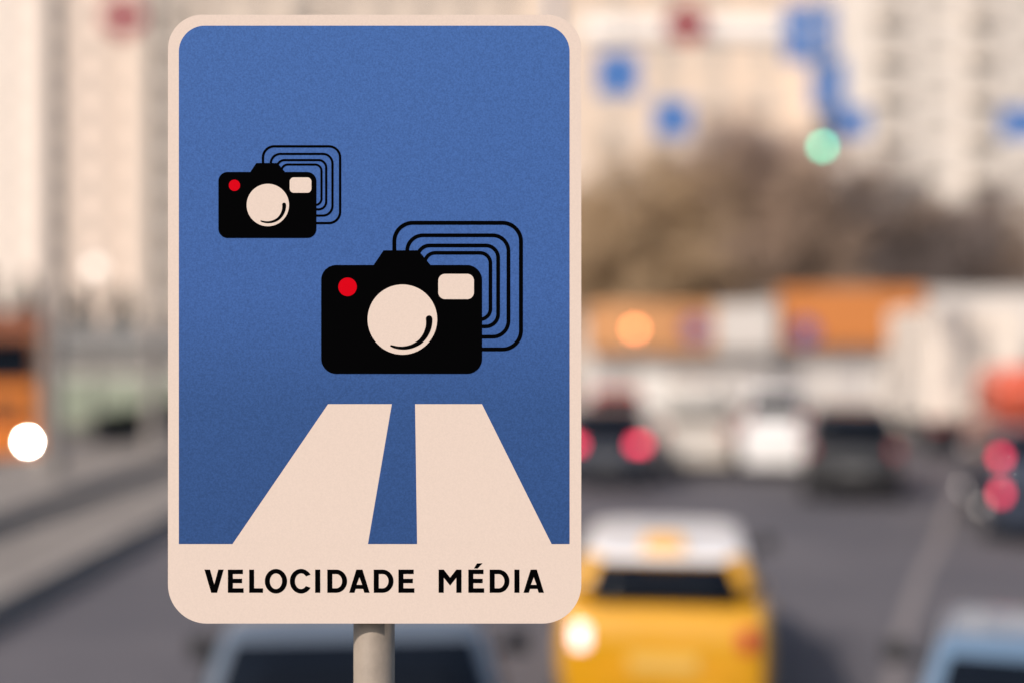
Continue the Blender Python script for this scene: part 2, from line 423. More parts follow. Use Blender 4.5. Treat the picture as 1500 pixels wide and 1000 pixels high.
def car(name, label, cat, x, y_rear, rz, col, L=4.4, W=1.78, H=1.48, belt=0.92, hood=0.95, trunk=0.45, roofcol=None,
        rear_rake=0.35, front_rake=0.75, tail_on=True, tail_z=0.80, tail_h=0.16, tail_w=0.30, group=None, glass=None,
        zb=0.24, facing=1, taillight_mats=None, plate_z=0.62, deck=None, head_on=False, tail_in=0.90, plate=None, low_lamp=False, pane_in=0.10):
    """a road car; local +Y is its nose, origin on the ground under its middle"""
    xc = x - math.sin(rz) * L / 2; yc = y_rear + math.cos(rz) * L / 2      # (x, y_rear) is the middle of its tail
    t = thing(name, label, cat, (xc, yc, 0.006), rz + (0 if facing > 0 else math.pi), group)
    hw, hl = W / 2, L / 2
    deck = deck or belt
    # ---- lower body: stations from tail to nose
    yA, yB = -hl, hl
    cab_r = -hl + trunk; cab_f = hl - hood
    st = [(yA, 0.80, 0.42, deck*0.66, 0.0), (yA + 0.03, 0.90, 0.30, deck*0.90, 0.0), (yA + 0.16, 0.965, zb, deck*0.985, 0),
          (yA + max(trunk*0.6, 0.3), 0.99, zb, deck, 0), (cab_r + 0.35, 1.0, zb, belt + 0.02, 0), (0.0, 1.0, zb, belt, 0), (cab_f - 0.35, 1.0, zb, belt - 0.01, 0),
          (cab_f, 0.99, zb, belt - 0.03, 0), (yB - hood*0.45, 0.97, zb, belt - 0.10, 0), (yB - 0.22, 0.94, zb + 0.02, belt - 0.2, 0), (yB - 0.05, 0.86, 0.30, belt*0.70, 0), (yB, 0.74, 0.38, belt*0.60, 0)]
    rings = []
    for (yy, wf, z0, z1, _) in st:
        w = hw * wf; h = z1 - z0
        half = [(w*0.90, z0), (w*0.985, z0 + h*0.14), (w, z0 + h*0.45), (w*0.985, z0 + h*0.78), (w*0.94, z0 + h*0.95), (w*0.84, z1), (w*0.4, z1 + 0.015)]
        ring = [(a, yy, b) for a, b in half] + [(-a, yy, b) for a, b in half[::-1]]
        rings.append(ring)
    mb = MB(); mb.loft(rings)
    pm = paint(name + label[:12], col)
    body = mb.build('body', pm, t, smooth=True)
    ss = body.modifiers.new('sub', 'SUBSURF'); ss.levels = 1; ss.render_levels = 2
    # ---- cabin
    roof = H
    b0 = belt - 0.05
    rb, fb = cab_r - 0.05, cab_f + 0.12                    # where the glass meets the belt
    rt, ft = cab_r - 0.05 + rear_rake, cab_f + 0.12 - front_rake
    lv = [(0.0, rb, fb, hw*0.90), (0.5, rb*0.5 + rt*0.5 - 0.03, (fb + ft)/2 + 0.04, hw*0.845), (0.90, rt*0.9 + rb*0.1, ft*0.9 + fb*0.1, hw*0.765), (0.975, rt + 0.03, ft - 0.05, hw*0.735), (1.0, rt + 0.12, ft - 0.16, hw*0.64)]
    rg = []
    for (tt, ya, yb, w) in lv:
        z = b0 + (roof - b0) * tt; rg.append(ring_rr(-w, w, ya, yb, z, min(0.15, w*0.3), 4))
    nb = len(rg)
    if roofcol:
        (t1, ya1, yb1, w1), (t2, ya2, yb2, w2), (t3, ya3, yb3, w3) = lv[2:5]
        o_ = 0.012
        rr_ = [ring_rr(-w - o_, w + o_, ya - o_, yb + o_, b0 + (roof - b0)*tt + dz, min(0.30, w*0.45), 8) for tt, ya, yb, w, dz in ((t1, ya1, yb1, w1, 0), (t2, ya2, yb2, w2, 0.006), (t3, ya3, yb3, w3, 0.014))]
        mb = MB(); mb.loft(rr_); mb.build('roof_panel', paint(name + label[:12] + 'roof', roofcol, 0.5), t, smooth=False)
    mb = MB(); mb.loft(rg); cabin = mb.build('cabin', pm, t, smooth=True)
    ss = cabin.modifiers.new('sub', 'SUBSURF'); ss.levels = 1; ss.render_levels = 1
    gm = glass or M_GLASS
    def L_at(tt):
        for a, b in zip(lv, lv[1:]):
            if tt <= b[0]:
                k = (tt - a[0]) / (b[0] - a[0]); return [a[i] + (b[i] - a[i]) * k for i in range(1, 4)] + [b0 + (roof - b0) * tt]
    def pane(nm, corners_fn, ts=(0.14, 0.5, 0.84), off=(0, 0, 0)):
        vs_, n = [], 6
        for tt in ts:
            for i in range(n): vs_.append(Vector(corners_fn(tt, i/(n-1))) + Vector(off))
        fs = [(k*n+i, k*n+i+1, (k+1)*n+i+1, (k+1)*n+i) for k in range(len(ts)-1) for i in range(n-1)]
        b_ = MB(); b_.add(vs_, fs); o = b_.build(nm, gm, t, smooth=True)
        sd = o.modifiers.new('solid', 'SOLIDIFY'); sd.thickness = 0.006; sd.offset = 0
        return o
    def fr(tt, a):
        l = L_at(tt); return ((2*a - 1) * (l[2] - pane_in), l[0], l[3])
    def ff(tt, a):
        l = L_at(tt); return ((2*a - 1) * (l[2] - 0.10), l[1], l[3])
    pane('rear_window', fr, off=(0, -0.016, 0.006)); pane('windscreen', ff, off=(0, 0.016, 0.006))
    mid = (rt + ft) / 2 - 0.05
    for s in (-1, 1):
        def s1(tt, a, s=s):
            l = L_at(tt); ya = l[0] + 0.22; return (s*l[2], ya + (mid - 0.05 - ya) * a, l[3])
        def s2(tt, a, s=s):
            l = L_at(tt); yb = l[1] - 0.20; return (s*l[2], mid + 0.05 + (yb - mid - 0.05) * a, l[3])
        pane('side_window', s1, off=(s*0.012, 0, 0.004)); pane('side_window', s2, off=(s*0.012, 0, 0.004))
    # ---- wheels, arches
    wr = 0.32 if H < 1.6 else 0.36
    for yy in (-hl + 0.82, hl - 0.86):
        for s in (-1, 1):
            mb = MB(); mb.tube((s*(hw - 0.10), yy, wr + 0.02), (s*(hw + 0.006), yy, wr + 0.02), wr + 0.055, wr + 0.05, 28); mb.build('wheel_arch', M_BLACKPL, t)
            wheel(t, s*(hw - 0.088), yy, wr, 0.21, s)
    # ---- lights, bumpers, plate, mirrors, handles
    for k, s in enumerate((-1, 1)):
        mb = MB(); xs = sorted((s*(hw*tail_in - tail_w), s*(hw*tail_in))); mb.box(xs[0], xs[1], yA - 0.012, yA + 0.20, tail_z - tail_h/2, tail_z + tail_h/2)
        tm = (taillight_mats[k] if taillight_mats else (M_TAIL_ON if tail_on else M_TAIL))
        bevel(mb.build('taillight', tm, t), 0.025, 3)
        if low_lamp:
            mb = MB(); mb.box(xs[0], xs[1], yA - 0.012, yA + 0.20, tail_z - 0.62, tail_z - 0.46); bevel(mb.build('reflector_lamp', M_TAIL_ON, t), 0.02)
        mb = MB(); xs = sorted((s*(hw*0.84 - 0.34), s*(hw*0.84))); mb.box(xs[0], xs[1], yB - 0.24, yB - 0.025, belt*0.60 + 0.02, belt*0.60 + 0.16)
        bevel(mb.build('headlight', M_HEAD_ON if head_on else M_HEAD, t), 0.03, 3)
        mb = MB(); xs = sorted((s*(hw + 0.02), s*(hw + 0.17))); mb.box(xs[0], xs[1], fb - 0.62, fb - 0.50, belt + 0.02, belt + 0.16); mb.tube((s*(hw*0.93), fb - 0.52, belt + 0.03), (s*(hw + 0.06), fb - 0.56, belt + 0.07), 0.025, n=8)
        bevel(mb.build('wing_mirror', M_BLACKPL, t), 0.03, 3)
        for yy in (mid - 0.62, mid + 0.34):
            mb = MB(); xs = sorted((s*(hw*0.985), s*(hw + 0.022))); mb.box(xs[0], xs[1], yy, yy + 0.2, belt - 0.16, belt - 0.125); mb.build('door_handle', pm, t)
    mb = MB(); mb.loft([[(xx, yA - 0.05 + yo, z) for xx, yo in ((-hw*0.93, 0.30), (-hw*0.86, 0.06), (-hw*0.5, 0), (hw*0.5, 0), (hw*0.86, 0.06), (hw*0.93, 0.30))] for z in (0.28, 0.36, 0.50, 0.54)], True)
    mb.build('rear_bumper', pm, t)
    mb = MB(); mb.loft([[(xx, yB + 0.03 - yo, z) for xx, yo in ((-hw*0.90, 0.30), (-hw*0.8, 0.08), (-hw*0.5, 0), (hw*0.5, 0), (hw*0.8, 0.08), (hw*0.90, 0.30))] for z in (0.26, 0.34, 0.46, 0.50)], True)
    mb.build('front_bumper', pm, t)
    mb = MB(); mb.box(-0.26, 0.26, yA - 0.06 if plate_z < 0.55 else yA - 0.022, yA + 0.05, plate_z - 0.06, plate_z + 0.06); mb.build('number_plate', plate or M_PLATE, t)
    mb = MB(); mb.box(-0.5, 0.5, yB - 0.02, yB + 0.012, 0.50, 0.58); mb.build('grille', M_BLACKPL, t)
    return t

# --- near cars at the bottom of the view
M_DPLATE = mat('grimy_plate', (0.12, 0.12, 0.12), 0.6)
car('silver_car', 'silver grey car right behind the sign pole, dark rear window', 'car', -0.74, 6.05, R(5), (0.10, 0.125, 0.16), L=4.5, W=1.90, H=1.50, belt=0.95, trunk=1.0, rear_rake=0.55, hood=1.05, front_rake=1.0, tail_on=False, tail_z=0.82)
car('pale_blue_car', 'pale blue car cut off at the lower right corner of the view', 'car', 2.42, 5.70, R(-20), (0.12, 0.19, 0.28), L=4.5, W=1.84, H=1.47, belt=0.95, trunk=1.0, rear_rake=0.55, hood=1.05, front_rake=1.0, tail_on=False, tail_z=0.82)
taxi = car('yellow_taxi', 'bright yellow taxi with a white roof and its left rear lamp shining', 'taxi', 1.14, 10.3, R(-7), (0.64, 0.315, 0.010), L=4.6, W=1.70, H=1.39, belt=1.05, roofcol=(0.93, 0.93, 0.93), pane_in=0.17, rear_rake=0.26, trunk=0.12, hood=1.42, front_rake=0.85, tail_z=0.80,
    taillight_mats=[M_TAIL_GLINT, mat('tail_lens_dim', (0.25, 0.004, 0.02), 0.4, emit=(1.0, 0.02, 0.06), estr=0.25)], deck=1.06, tail_w=0.12, tail_h=0.17, tail_in=0.81, plate=mat('taxi_plate', (0.70, 0.45, 0.10), 0.5))
mb = MB(); mb.loft([ring_rr(-0.17*s, 0.17*s, -0.05*s - 1.86, 0.05*s - 1.86, z, 0.03) for s, z in ((1, 1.365), (1, 1.39), (0.95, 1.50), (0.7, 1.53))]); mb.build('roof_light', mat('taxi_lamp', (0.70, 0.36, 0.05), 0.6), taxi)

# --- the queue in the middle distance
car('dark_crossover', 'dark blue crossover with glowing brake lights beside the sign edge', 'car', 1.92, 27.8, R(-5), (0.014, 0.017, 0.027), L=4.4, W=1.86, H=1.68, belt=1.02, trunk=0.20, rear_rake=0.40, tail_z=0.95, tail_w=0.28, tail_in=0.86, plate=M_DPLATE)
car('cream_van', 'cream panel van between the dark crossover and the white minivan', 'van', 4.20, 31.2, R(-7), (0.56, 0.51, 0.45), L=5.2, W=1.80, H=2.15, belt=1.20, trunk=0.06, rear_rake=0.12, hood=0.7, front_rake=0.8, tail_on=False, tail_z=0.95, tail_w=0.12, tail_h=0.3,
    glass=mat('van_pane', (0.42, 0.40, 0.37), 0.35))
car('white_minivan', 'bright white minivan just left of the black off-roader', 'minivan', 5.90, 30.6, R(-9), (0.78, 0.77, 0.76), L=3.8, W=1.56, H=1.98, belt=1.36, trunk=0.06, rear_rake=0.22, hood=0.8, tail_on=False, tail_z=1.3, tail_w=0.10, tail_h=0.3)
car('black_suv', 'black off-roader seen from behind in the right lane', 'off-roader', 6.40, 25.7, R(-13), (0.014, 0.014, 0.016), L=4.6, W=1.86, H=1.74, belt=1.10, trunk=0.08, rear_rake=0.40, tail_on=False, tail_z=1.0, tail_w=0.12, tail_h=0.2, plate=M_DPLATE)
car('navy_car', 'navy blue car with lit red tail lamps at the right picture edge', 'car', 8.05, 20.2, R(-12), (0.018, 0.027, 0.048), L=4.4, W=1.84, H=1.72, belt=1.30, trunk=0.30, rear_rake=0.4, tail_z=1.32, tail_w=0.11, tail_h=0.13, plate=M_DPLATE, low_lamp=True)
car('red_van', 'orange red van behind the navy car at the right edge', 'van', 11.35, 29.6, R(-12), (0.62, 0.09, 0.035), L=4.8, W=1.95, H=2.5, belt=1.25, trunk=0.06, rear_rake=0.12, hood=0.7, tail_on=False, tail_z=1.2, tail_w=0.14, tail_h=0.4,
    glass=mat('red_van_pane', (0.45, 0.07, 0.03), 0.4))
car('red_hatchback', 'small red hatchback far off above the dark crossover roof', 'car', 2.75, 36.2, R(-4), (0.55, 0.10, 0.08), L=3.9, W=1.7, H=1.75, belt=1.1, trunk=0.10, rear_rake=0.35, tail_on=False, tail_z=0.95, tail_w=0.16)

# --- white box lorry on the right
def box_lorry(x, yr):
    t = thing('box_lorry', 'white box lorry parked beyond the orange red van', 'lorry', (x, yr, 0.006), R(-4))
    pm = mat('lorry_white', (0.78, 0.70, 0.61), 0.5, noise=0.05, nscale=2)
    mb = MB(); mb.box(-1.25, 1.25, 0, 5.2, 1.0, 3.95); bevel(mb.build('cargo_box', pm, t), 0.04)
    for s in (-1, 1):
        mb = MB(); mb.box(min(s*0.02, s*1.18), max(s*0.02, s*1.18), -0.035, -0.004, 1.08, 3.86); d = bevel(mb.build('rear_door', pm, t), 0.01)
        for dx in (0.12, 0.5): 
            mb = MB(); mb.tube((s*dx, -0.055, 1.1), (s*dx, -0.055, 3.84), 0.016, n=8); mb.build('lock_bar', M_GALV, d)
        mb = MB(); mb.box(min(s*0.85, s*1.2), max(s*0.85, s*1.2), -0.06, -0.01, 0.80, 0.93); mb.build('taillight', M_TAIL, t)
    mb = MB(); mb.box(-0.45, 0.45, 0.1, 7.0, 0.62, 0.96); mb.build('chassis', M_BLACKPL, t)
    rg = [ring_rr(-1.08, 1.08, 5.35, yb, z, 0.15) for z, yb in ((0.5, 7.2), (1.5, 7.2), (2.5, 6.8), (2.62, 6.65))]
    mb = MB(); mb.loft(rg); mb.build('cab', pm, t)
    mb = MB(); mb.add([(-0.95, 7.21, 1.55), (0.95, 7.21, 1.55), (0.92, 6.86, 2.42), (-0.92, 6.86, 2.42)], [(0,1,2,3)]); mb.build('windscreen', M_GLASS, t)
    for s in (-1, 1):
        mb = MB(); mb.box(min(s*1.075, s*1.085), max(s*1.075, s*1.085), 5.75, 6.6, 1.55, 2.3); mb.build('side_window', M_GLASS, t)
        for yy in (1.3, 6.2): wheel(t, s*0.98, yy, 0.42, 0.28, s)
    return t
box_lorry(12.15, 35.6)

# --- orange tipper coming the other way on the left
def tipper(x, yf):
    t = thing('orange_tipper_truck', 'orange tipper truck facing the camera with one headlight blazing, at left edge', 'truck', (x, yf, 0.006), R(17))
    om = mat('tipper_orange', (0.78, 0.23, 0.03), 0.4, coat=0.4, noise=0.06, nscale=2)
    br = mat('rusty_tipper_body', (0.24, 0.10, 0.06), 0.7, noise=0.25, nscale=2)
    rg = [ring_rr(-1.22, 1.22, yb, 2.0, z, 0.16) for z, yb in ((0.62, 0.02), (0.75, 0), (2.1, 0.02), (3.15, 0.22), (3.27, 0.36))]
    mb = MB(); mb.loft(rg); mb.build('cab', om, t)
    mb = MB(); mb.add([(-1.10, 0.005, 2.14), (1.10, 0.005, 2.14), (1.08, 0.185, 3.06), (-1.08, 0.185, 3.06)], [(0,1,2,3)]); w = mb.build('windscreen', M_GLASS, t)
    sd = w.modifiers.new('s', 'SOLIDIFY'); sd.thickness = 0.012; sd.offset = 0
    mb = MB(); mb.box(-1.15, 1.15, -0.12, 0.20, 3.09, 3.24); bevel(mb.build('sun_visor', br, t), 0.03)
    mb = MB(); mb.box(-0.85, 0.85, -0.03, 0.02, 1.18, 1.75); g = mb.build('grille', M_BLACKPL, t)
    for k in range(5):
        mb = MB(); mb.box(-0.82, 0.82, -0.05, -0.031, 1.22 + k*0.105, 1.26 + k*0.105); mb.build('grille_bar', om, g)
    mb = MB(); mb.box(-1.24, 1.24, -0.16, 0.1, 0.48, 0.98); bevel(mb.build('front_bumper', om, t), 0.05)
    for s in (-1, 1):
        mb = MB(); mb.tube((s*0.98, -0.15, 0.79), (s*0.98, -0.185, 0.79), 0.135, 0.12, 24); hl_ = mb.build('headlight', M_HEAD, t)
        mb = MB(); mb.tube((s*0.98, -0.186, 0.79), (s*0.98, -0.20, 0.79), 0.06, 0.05, 16); mb.build('bulb', M_HEAD_ON if s > 0 else M_HEAD, hl_)
        mb = MB(); mb.box(min(s*1.3, s*1.5), max(s*1.3, s*1.5), 0.0, 0.08, 2.05, 2.65); mb.tube((s*1.2, 0.15, 2.6), (s*1.4, 0.05, 2.6), 0.02, n=8); bevel(mb.build('wing_mirror', M_BLACKPL, t), 0.02)
        mb = MB(); mb.box(min(s*1.218, s*1.228), max(s*1.218, s*1.228), 0.45, 1.5, 2.1, 2.8); mb.build('side_window', M_GLASS, t)
        for yy in (0.95, 4.3, 5.6): wheel(t, s*1.03, yy, 0.5, 0.32, s)
    mb = MB(); mb.box(-0.45, 0.45, 0.3, 6.8, 0.7, 1.05); mb.build('chassis', M_BLACKPL, t)
    mb = MB(); mb.loft([ring_rr(-1.22*s, 1.22*s, 2.2, 6.9, z, 0.05) for s, z in ((0.92, 1.2), (1, 1.6), (1, 3.75))]); bevel(mb.build('tipper_body', br, t), 0.03)
    for k in range(4):
        mb = MB(); mb.box(-1.0 + k*0.6, -0.88 + k*0.6, 2.12, 2.198, 1.5, 3.72); mb.build('body_rib', br, t)
tipper(-11.92, 30.7)

# ================================================================== BUILDINGS
M_PANE = mat('window_pane', (0.46, 0.42, 0.385), 0.15, spec=0.6)
M_WFRAME = mat('window_frame', (0.62, 0.57, 0.50), 0.6)
def window_mesh(w, h, bars=1, pane=None):
    mb = MB(); f = 0.09
    mb.box(-w/2, w/2, -0.03, 0.03, 0, f, 0); mb.box(-w/2, w/2, -0.03, 0.03, h - f, h, 0)
    mb.box(-w/2, -w/2 + f, -0.028, 0.03, f, h - f, 0); mb.box(w/2 - f, w/2, -0.028, 0.03, f, h - f, 0)
    for k in range(bars): 
        xx = -w/2 + w*(k+1)/(bars+1); mb.box(xx - 0.035, xx + 0.035, -0.026, 0.03, f, h - f, 0)
    mb.box(-w/2 - 0.06, w/2 + 0.06, -0.16, 0.0, -0.07, -0.004, 0)
    mb.box(-w/2 + 0.01, w/2 - 0.01, 0.0, 0.02, 0.01, h - 0.01, 1)
    return mb.mesh('window', [M_WFRAME, pane or M_PANE])
WIN = {k: window_mesh(*k) for k in ((1.5, 1.5, 1), (2.1, 1.5, 2), (1.0, 2.0, 0))}
WIN['dim'] = window_mesh(1.7, 1.6, 1, mat('window_pane_dim', (0.31, 0.265, 0.235), 0.2))
def balcony_mesh(w):
    mb = MB(); mb.box(-w/2, w/2, -0.8, 0, -0.12, 0.0); mb.box(-w/2, w/2, -0.8, -0.75, 0.001, 1.05); mb.box(-w/2, -w/2 + 0.05, -0.749, 0, 0.001, 1.05); mb.box(w/2 - 0.05, w/2, -0.749, 0, 0.001, 1.05)
    return mb
M_BALC = mat('balcony_panel', (0.60, 0.54, 0.48), 0.7)
BALC = balcony_mesh(2.4).mesh('balcony', [M_BALC])

def block(name, label, x0, x1, y, depth, h, wallcol, pitch=3.2, floor=3.0, win=(1.5, 1.5, 1), balc_at=(), parapet=None, z0=3.6, wcol2=None):
    t = thing(name, label, 'apartment block', ((x0 + x1)/2, y, -0.02))
    hwid = (x1 - x0) / 2
    wm = mat('render_' + name + label[:9], wallcol, 0.85, col2=wcol2 or tuple(c*0.93 for c in wallcol), nscale=0.25)
    mb = MB(); mb.box(-hwid, hwid, 0, depth, 0, h); mb.build('wall', wm, t)
    mb = MB(); mb.box(-hwid - 0.3, hwid + 0.3, -0.3, depth + 0.3, h, h + 0.5); r_ = mb.build('roof', mat('roof_slab', (0.3, 0.28, 0.27), 0.8), t)
    mb = MB(); mb.box(-1.5, 1.5, depth*0.4, depth*0.6, h + 0.5, h + 2.6); mb.build('lift_house', wm, r_)
    mb = MB(); mb.box(-hwid - 0.08, hwid + 0.08, -0.10, -0.002, 0.0, 1.0); mb.build('plinth', mat('plinth', (0.25, 0.23, 0.21), 0.85), t)
    n = int((x1 - x0 - 1.0) / pitch); off = -(n - 1) * pitch / 2
    nf = int((h - z0 - 1.8) / floor) + 1
    for f in range(nf):
        z = z0 + f * floor
        for c in range(n):
            xx = off + c * pitch
            link('window', WIN[win], t, loc=(xx, -0.035, z))
            if any(abs((x0 + x1)/2 + xx - b) < pitch*0.5 for b in balc_at): link('balcony', BALC, t, loc=(xx, -0.004, z - 0.55))
    for c in range(0, n, 4):
        xx = off + c * pitch
        mb = MB(); mb.box(xx - 0.6, xx + 0.6, -0.10, -0.003, 0.05, 2.4); d = mb.build('door', mat('block_door', (0.16, 0.10, 0.07), 0.6), t)
        mb = MB(); mb.box(xx + 0.4, xx + 0.46, -0.16, -0.101, 1.0, 1.25); mb.build('handle', M_CHROME, d)
    return t

block('apartment_block', 'very pale tower block at the far left edge', -82, -40.5, 124, 16, 48, (0.74, 0.68, 0.63), pitch=5.2, win=(1.5, 1.5, 1))
block('apartment_block', 'pinkish beige apartment block left of the sign', -41, -31.8, 118, 5.5, 46, (0.74, 0.63, 0.555), pitch=3.0, win='dim')
block('apartment_block', 'grey beige apartment block mostly hidden by the sign', -31.2, 3.2, 112, 15, 42, (0.64, 0.55, 0.47), pitch=3.4, win='dim', balc_at=(-28.6, -18))
block('apartment_block', 'tan apartment block above the bare trees, right of the sign', 4, 24.2, 108, 14, 40, (0.72, 0.59, 0.48), pitch=4.0, win=(1.5, 1.5, 1))
block('apartment_block', 'cream apartment block with grey balcony stacks at upper right', 24.7, 52, 102, 15, 44, (0.75, 0.69, 0.63), pitch=3.4, win=(2.1, 1.5, 2), balc_at=(27.6, 35.4))

# --- market pavilions with orange fascias
M_ORANGE = mat('orange_fascia', (0.56, 0.20, 0.05), 0.5, noise=0.05, nscale=1.0)
M_PAV = mat('pavilion_white', (0.62, 0.58, 0.54), 0.6, noise=0.05, nscale=1.5)
def pavilion(label, x0, x1, y, zf0, zf1, segs, doors):
    t = thing('market_pavilion', label, 'pavilion', ((x0+x1)/2, y, 0.15), 0, 'market pavilions behind the traffic')
    w = (x1 - x0)/2
    mb = MB(); mb.box(-w, w, 0, 5, 0, zf1 - 0.3); mb.build('wall', M_PAV, t)
    mb = MB(); mb.box(-w - 0.2, w + 0.2, -0.5, 5.2, zf1 - 0.29, zf1 - 0.15); mb.build('roof', M_POSTGREY, t)
    for (a, b, m) in segs:
        mb = MB(); mb.box(a - (x0+x1)/2, b - (x0+x1)/2, -0.75, -0.004, zf0, zf1); bevel(mb.build('fascia', m, t), 0.03)
    n = max(2, int((x1-x0)/1.5)); pw = (x1-x0)/n
    for k in range(n):
        xx = -w + pw*(k + 0.5)
        if k in doors:
            mb = MB(); mb.box(xx - 0.5, xx + 0.5, -0.06, -0.003, 0.02, 2.2); d = mb.build('door', M_WHITE, t)
            mb = MB(); mb.box(xx + 0.36, xx + 0.40, -0.1, -0.061, 0.95, 1.2); mb.build('handle', M_CHROME, d)
        else:
            mb = MB(); mb.box(xx - pw*0.42, xx + pw*0.42, -0.05, -0.003, 0.75, 2.3, 0); f = mb.build('window', M_WHITE, t)
            mb = MB(); mb.box(xx - pw*0.36, xx + pw*0.36, -0.06, -0.051, 0.85, 2.2); mb.build('pane', mat('shop_pane', (0.55, 0.52, 0.50), 0.2), f)
    return t
pavilion('low white market pavilion with a half orange fascia beside the sign', 2.6, 9.6, 50, 2.55, 4.25, [(2.7, 7.3, mat('faded_orange_fascia', (0.56, 0.27, 0.11), 0.5, noise=0.2, nscale=0.8)), (7.35, 9.55, M_PAV)], (1,))
pavilion('taller white market pavilion with a full orange fascia', 9.75, 15.0, 50.4, 2.75, 4.85, [(9.75, 15.0, M_ORANGE)], (2,))
pavilion('cream market pavilion with a plain fascia behind the white lorry', 15.2, 21.5, 50.8, 2.8, 4.75, [(15.2, 21.5, M_PAV)], (0,))
pavilion('grey market pavilion far left beyond the pale green hoarding', -19.5, -10.6, 56, 2.4, 3.5, [(-19.5, -10.6, mat('grey_fascia', (0.22, 0.22, 0.22), 0.6))], (3,))

# --- pale green hoarding on the left: one panel after another
hd = thing('hoarding', 'pale green panel hoarding left of the sign beyond the far carriageway', 'hoarding', (-13.2, 46, -0.02))
M_HOARD = mat('hoarding_green', (0.27, 0.31, 0.235), 0.7, noise=0.08, nscale=1.0)
for k in range(6):
    mb = MB(); mb.box(-5 + k*2.0 + 0.02, -3 + k*2.0 - 0.02, -0.02, 0.02, 0.25, 1.85); mb.build('panel', M_HOARD, hd)
for k in range(7):
    mb = MB(); mb.box(-5.05 + k*2.0, -4.95 + k*2.0, 0.022, 0.10, 0, 2.0); mb.build('post', M_GALV, hd)

# ================================================================== STREET FURNITURE
def lamp_post(x, y, h, label, arm=True):
    t = thing('lamp_post', label, 'lamp post', (x, y, 0.57), 0, 'lamp posts on the left footway')
    mb = MB(); mb.tube((0, 0, 0.02), (0, 0, h), 0.17, 0.13, 20); mb.build('shaft', M_POSTGREY, t, smooth=False)
    mb = MB(); mb.tube((0, 0, 0), (0, 0, 0.9), 0.21, 0.19, 20); mb.tube((0, 0, -0.02), (0, 0, 0.05), 0.3, 0.29, 20); mb.build('base', M_POSTGREY, t)
    pr_ = None
    mb = MB()
    pts = [(0, 0, h - 0.05), (0.5, 0, h + 0.55), (1.3, 0, h + 0.9), (2.2, 0, h + 1.0)]
    for a, b in zip(pts, pts[1:]): mb.tube(a, b, 0.05, n=10)
    mb.build('arm', M_POSTGREY, t)
    mb = MB(); mb.loft([ring_rr(2.1, 2.9, -0.16*s, 0.16*s, h + z, 0.1) for s, z in ((0.8, 0.93), (1, 0.98), (0.7, 1.1))]); ld = mb.build('lantern', M_GALV, t)
    mb = MB(); mb.box(2.25, 2.8, -0.1, 0.1, h + 0.90, h + 0.928); mb.build('diffuser', M_WHITE, ld)
    return t
lamp_post(-8.28, 24.6, 12.2, 'grey steel lamp post nearest the left edge, standing on the footway')
lamp_post(-8.12, 31.0, 12.2, 'grey steel lamp post close beside the left edge of the sign')
# right-hand mast for the span wire, outside the frame
mst = thing('lamp_post', 'grey steel mast carrying the span wire on the right side of the road', 'lamp post', (16.5, 31.0, 0))
mb = MB(); mb.tube((0, 0, 0), (0, 0, 12.4), 0.17, 0.11, 20); mb.build('shaft', M_POSTGREY, mst)
mb = MB(); mb.tube((0, 0, -0.01), (0, 0, 0.9), 0.22, 0.2, 20); mb.build('base', M_POSTGREY, mst)

SW = 31.0
wz = lambda x: 11.75 - 0.55 * (1 - ((x - 4.19) / 12.31) ** 2)
mb = MB(); xs = [-8.12 + (16.5 + 8.12) * i / 24 for i in range(25)]
for a, b in zip(xs, xs[1:]): mb.tube((a, SW, wz(a)), (b, SW, wz(b)), 0.014, n=6, caps=False)
tag(mb.build('span_wire', M_WIRE), 'thin dark span wire crossing above the road between the masts', 'wire')

def px3(px, py, d): return ((px - 750) / 2000 * d, d, CAM_H + (500 - py) / 2000 * d)
def hang(name, label, cat, px, py, draw, group=None):
    x, y, z = px3(px, py, SW)
    t = thing(name, label, cat, (x, y - 0.06, z), 0, group)
    top = wz(x) - z
    draw(t)
    for s in (-0.16, 0.16):
        mb = MB(); mb.tube((s, 0.06, -0.1), (s, 0.06, top), 0.014, n=6); mb.build('hanger', M_GALV, t)
    return t
def blue_board(w, h, arrow=True, a_rot=0):
    def f(t):
        mb = MB(); mb.prism(rrect(-w/2, w/2, -h/2, h/2, 0.06, 6), [], -0.012, 0.012); b = mb.build('board', M_SBLUE, t)
        mb = MB(); o = rrect(-w/2 + 0.02, w/2 - 0.02, -h/2 + 0.02, h/2 - 0.02, 0.05, 6); i = rrect(-w/2 + 0.04, w/2 - 0.04, -h/2 + 0.04, h/2 - 0.04, 0.035, 6)
        mb.prism(o, [i], -0.018, -0.0125); mb.build('border', M_WHITE, b)
        if arrow:
            s = min(w, h) * 0.30; pts = [(-0.09*s, -s), (0.09*s, -s), (0.09*s, 0.35*s), (0.34*s, 0.35*s), (0, s), (-0.34*s, 0.35*s), (-0.09*s, 0.35*s)]
            ca, sa = math.cos(a_rot), math.sin(a_rot)
            mb = MB(); mb.prism([(a*ca - b_*sa, a*sa + b_*ca) for a, b_ in pts], [], -0.018, -0.0125); mb.build('arrow', M_WHITE, b)
    return f
def red_disc(r):
    def f(t):
        mb = MB(); mb.tube((0, -0.012, 0), (0, 0.012, 0), r, n=36); b = mb.build('board', M_RED, t)
        mb = MB(); mb.box(-r*0.60, r*0.60, -0.02, -0.0125, -r*0.09, r*0.09); mb.build('bar', M_WHITE, b)
    return f
G1 = 'blue lane signs hung over the road'
hang('lane_sign', 'blue lane sign hanging nearest the right edge of the big sign', 'lane sign', 905, 110, blue_board(1.0, 1.0, False), G1)
hang('lane_sign', 'small blue lane sign hanging lowest, second from the big sign', 'lane sign', 985, 175, blue_board(0.9, 0.85, False), G1)
hang('lane_sign', 'large blue lane sign at the top of the staggered column', 'lane sign', 1185, 50, blue_board(1.2, 1.35), G1)
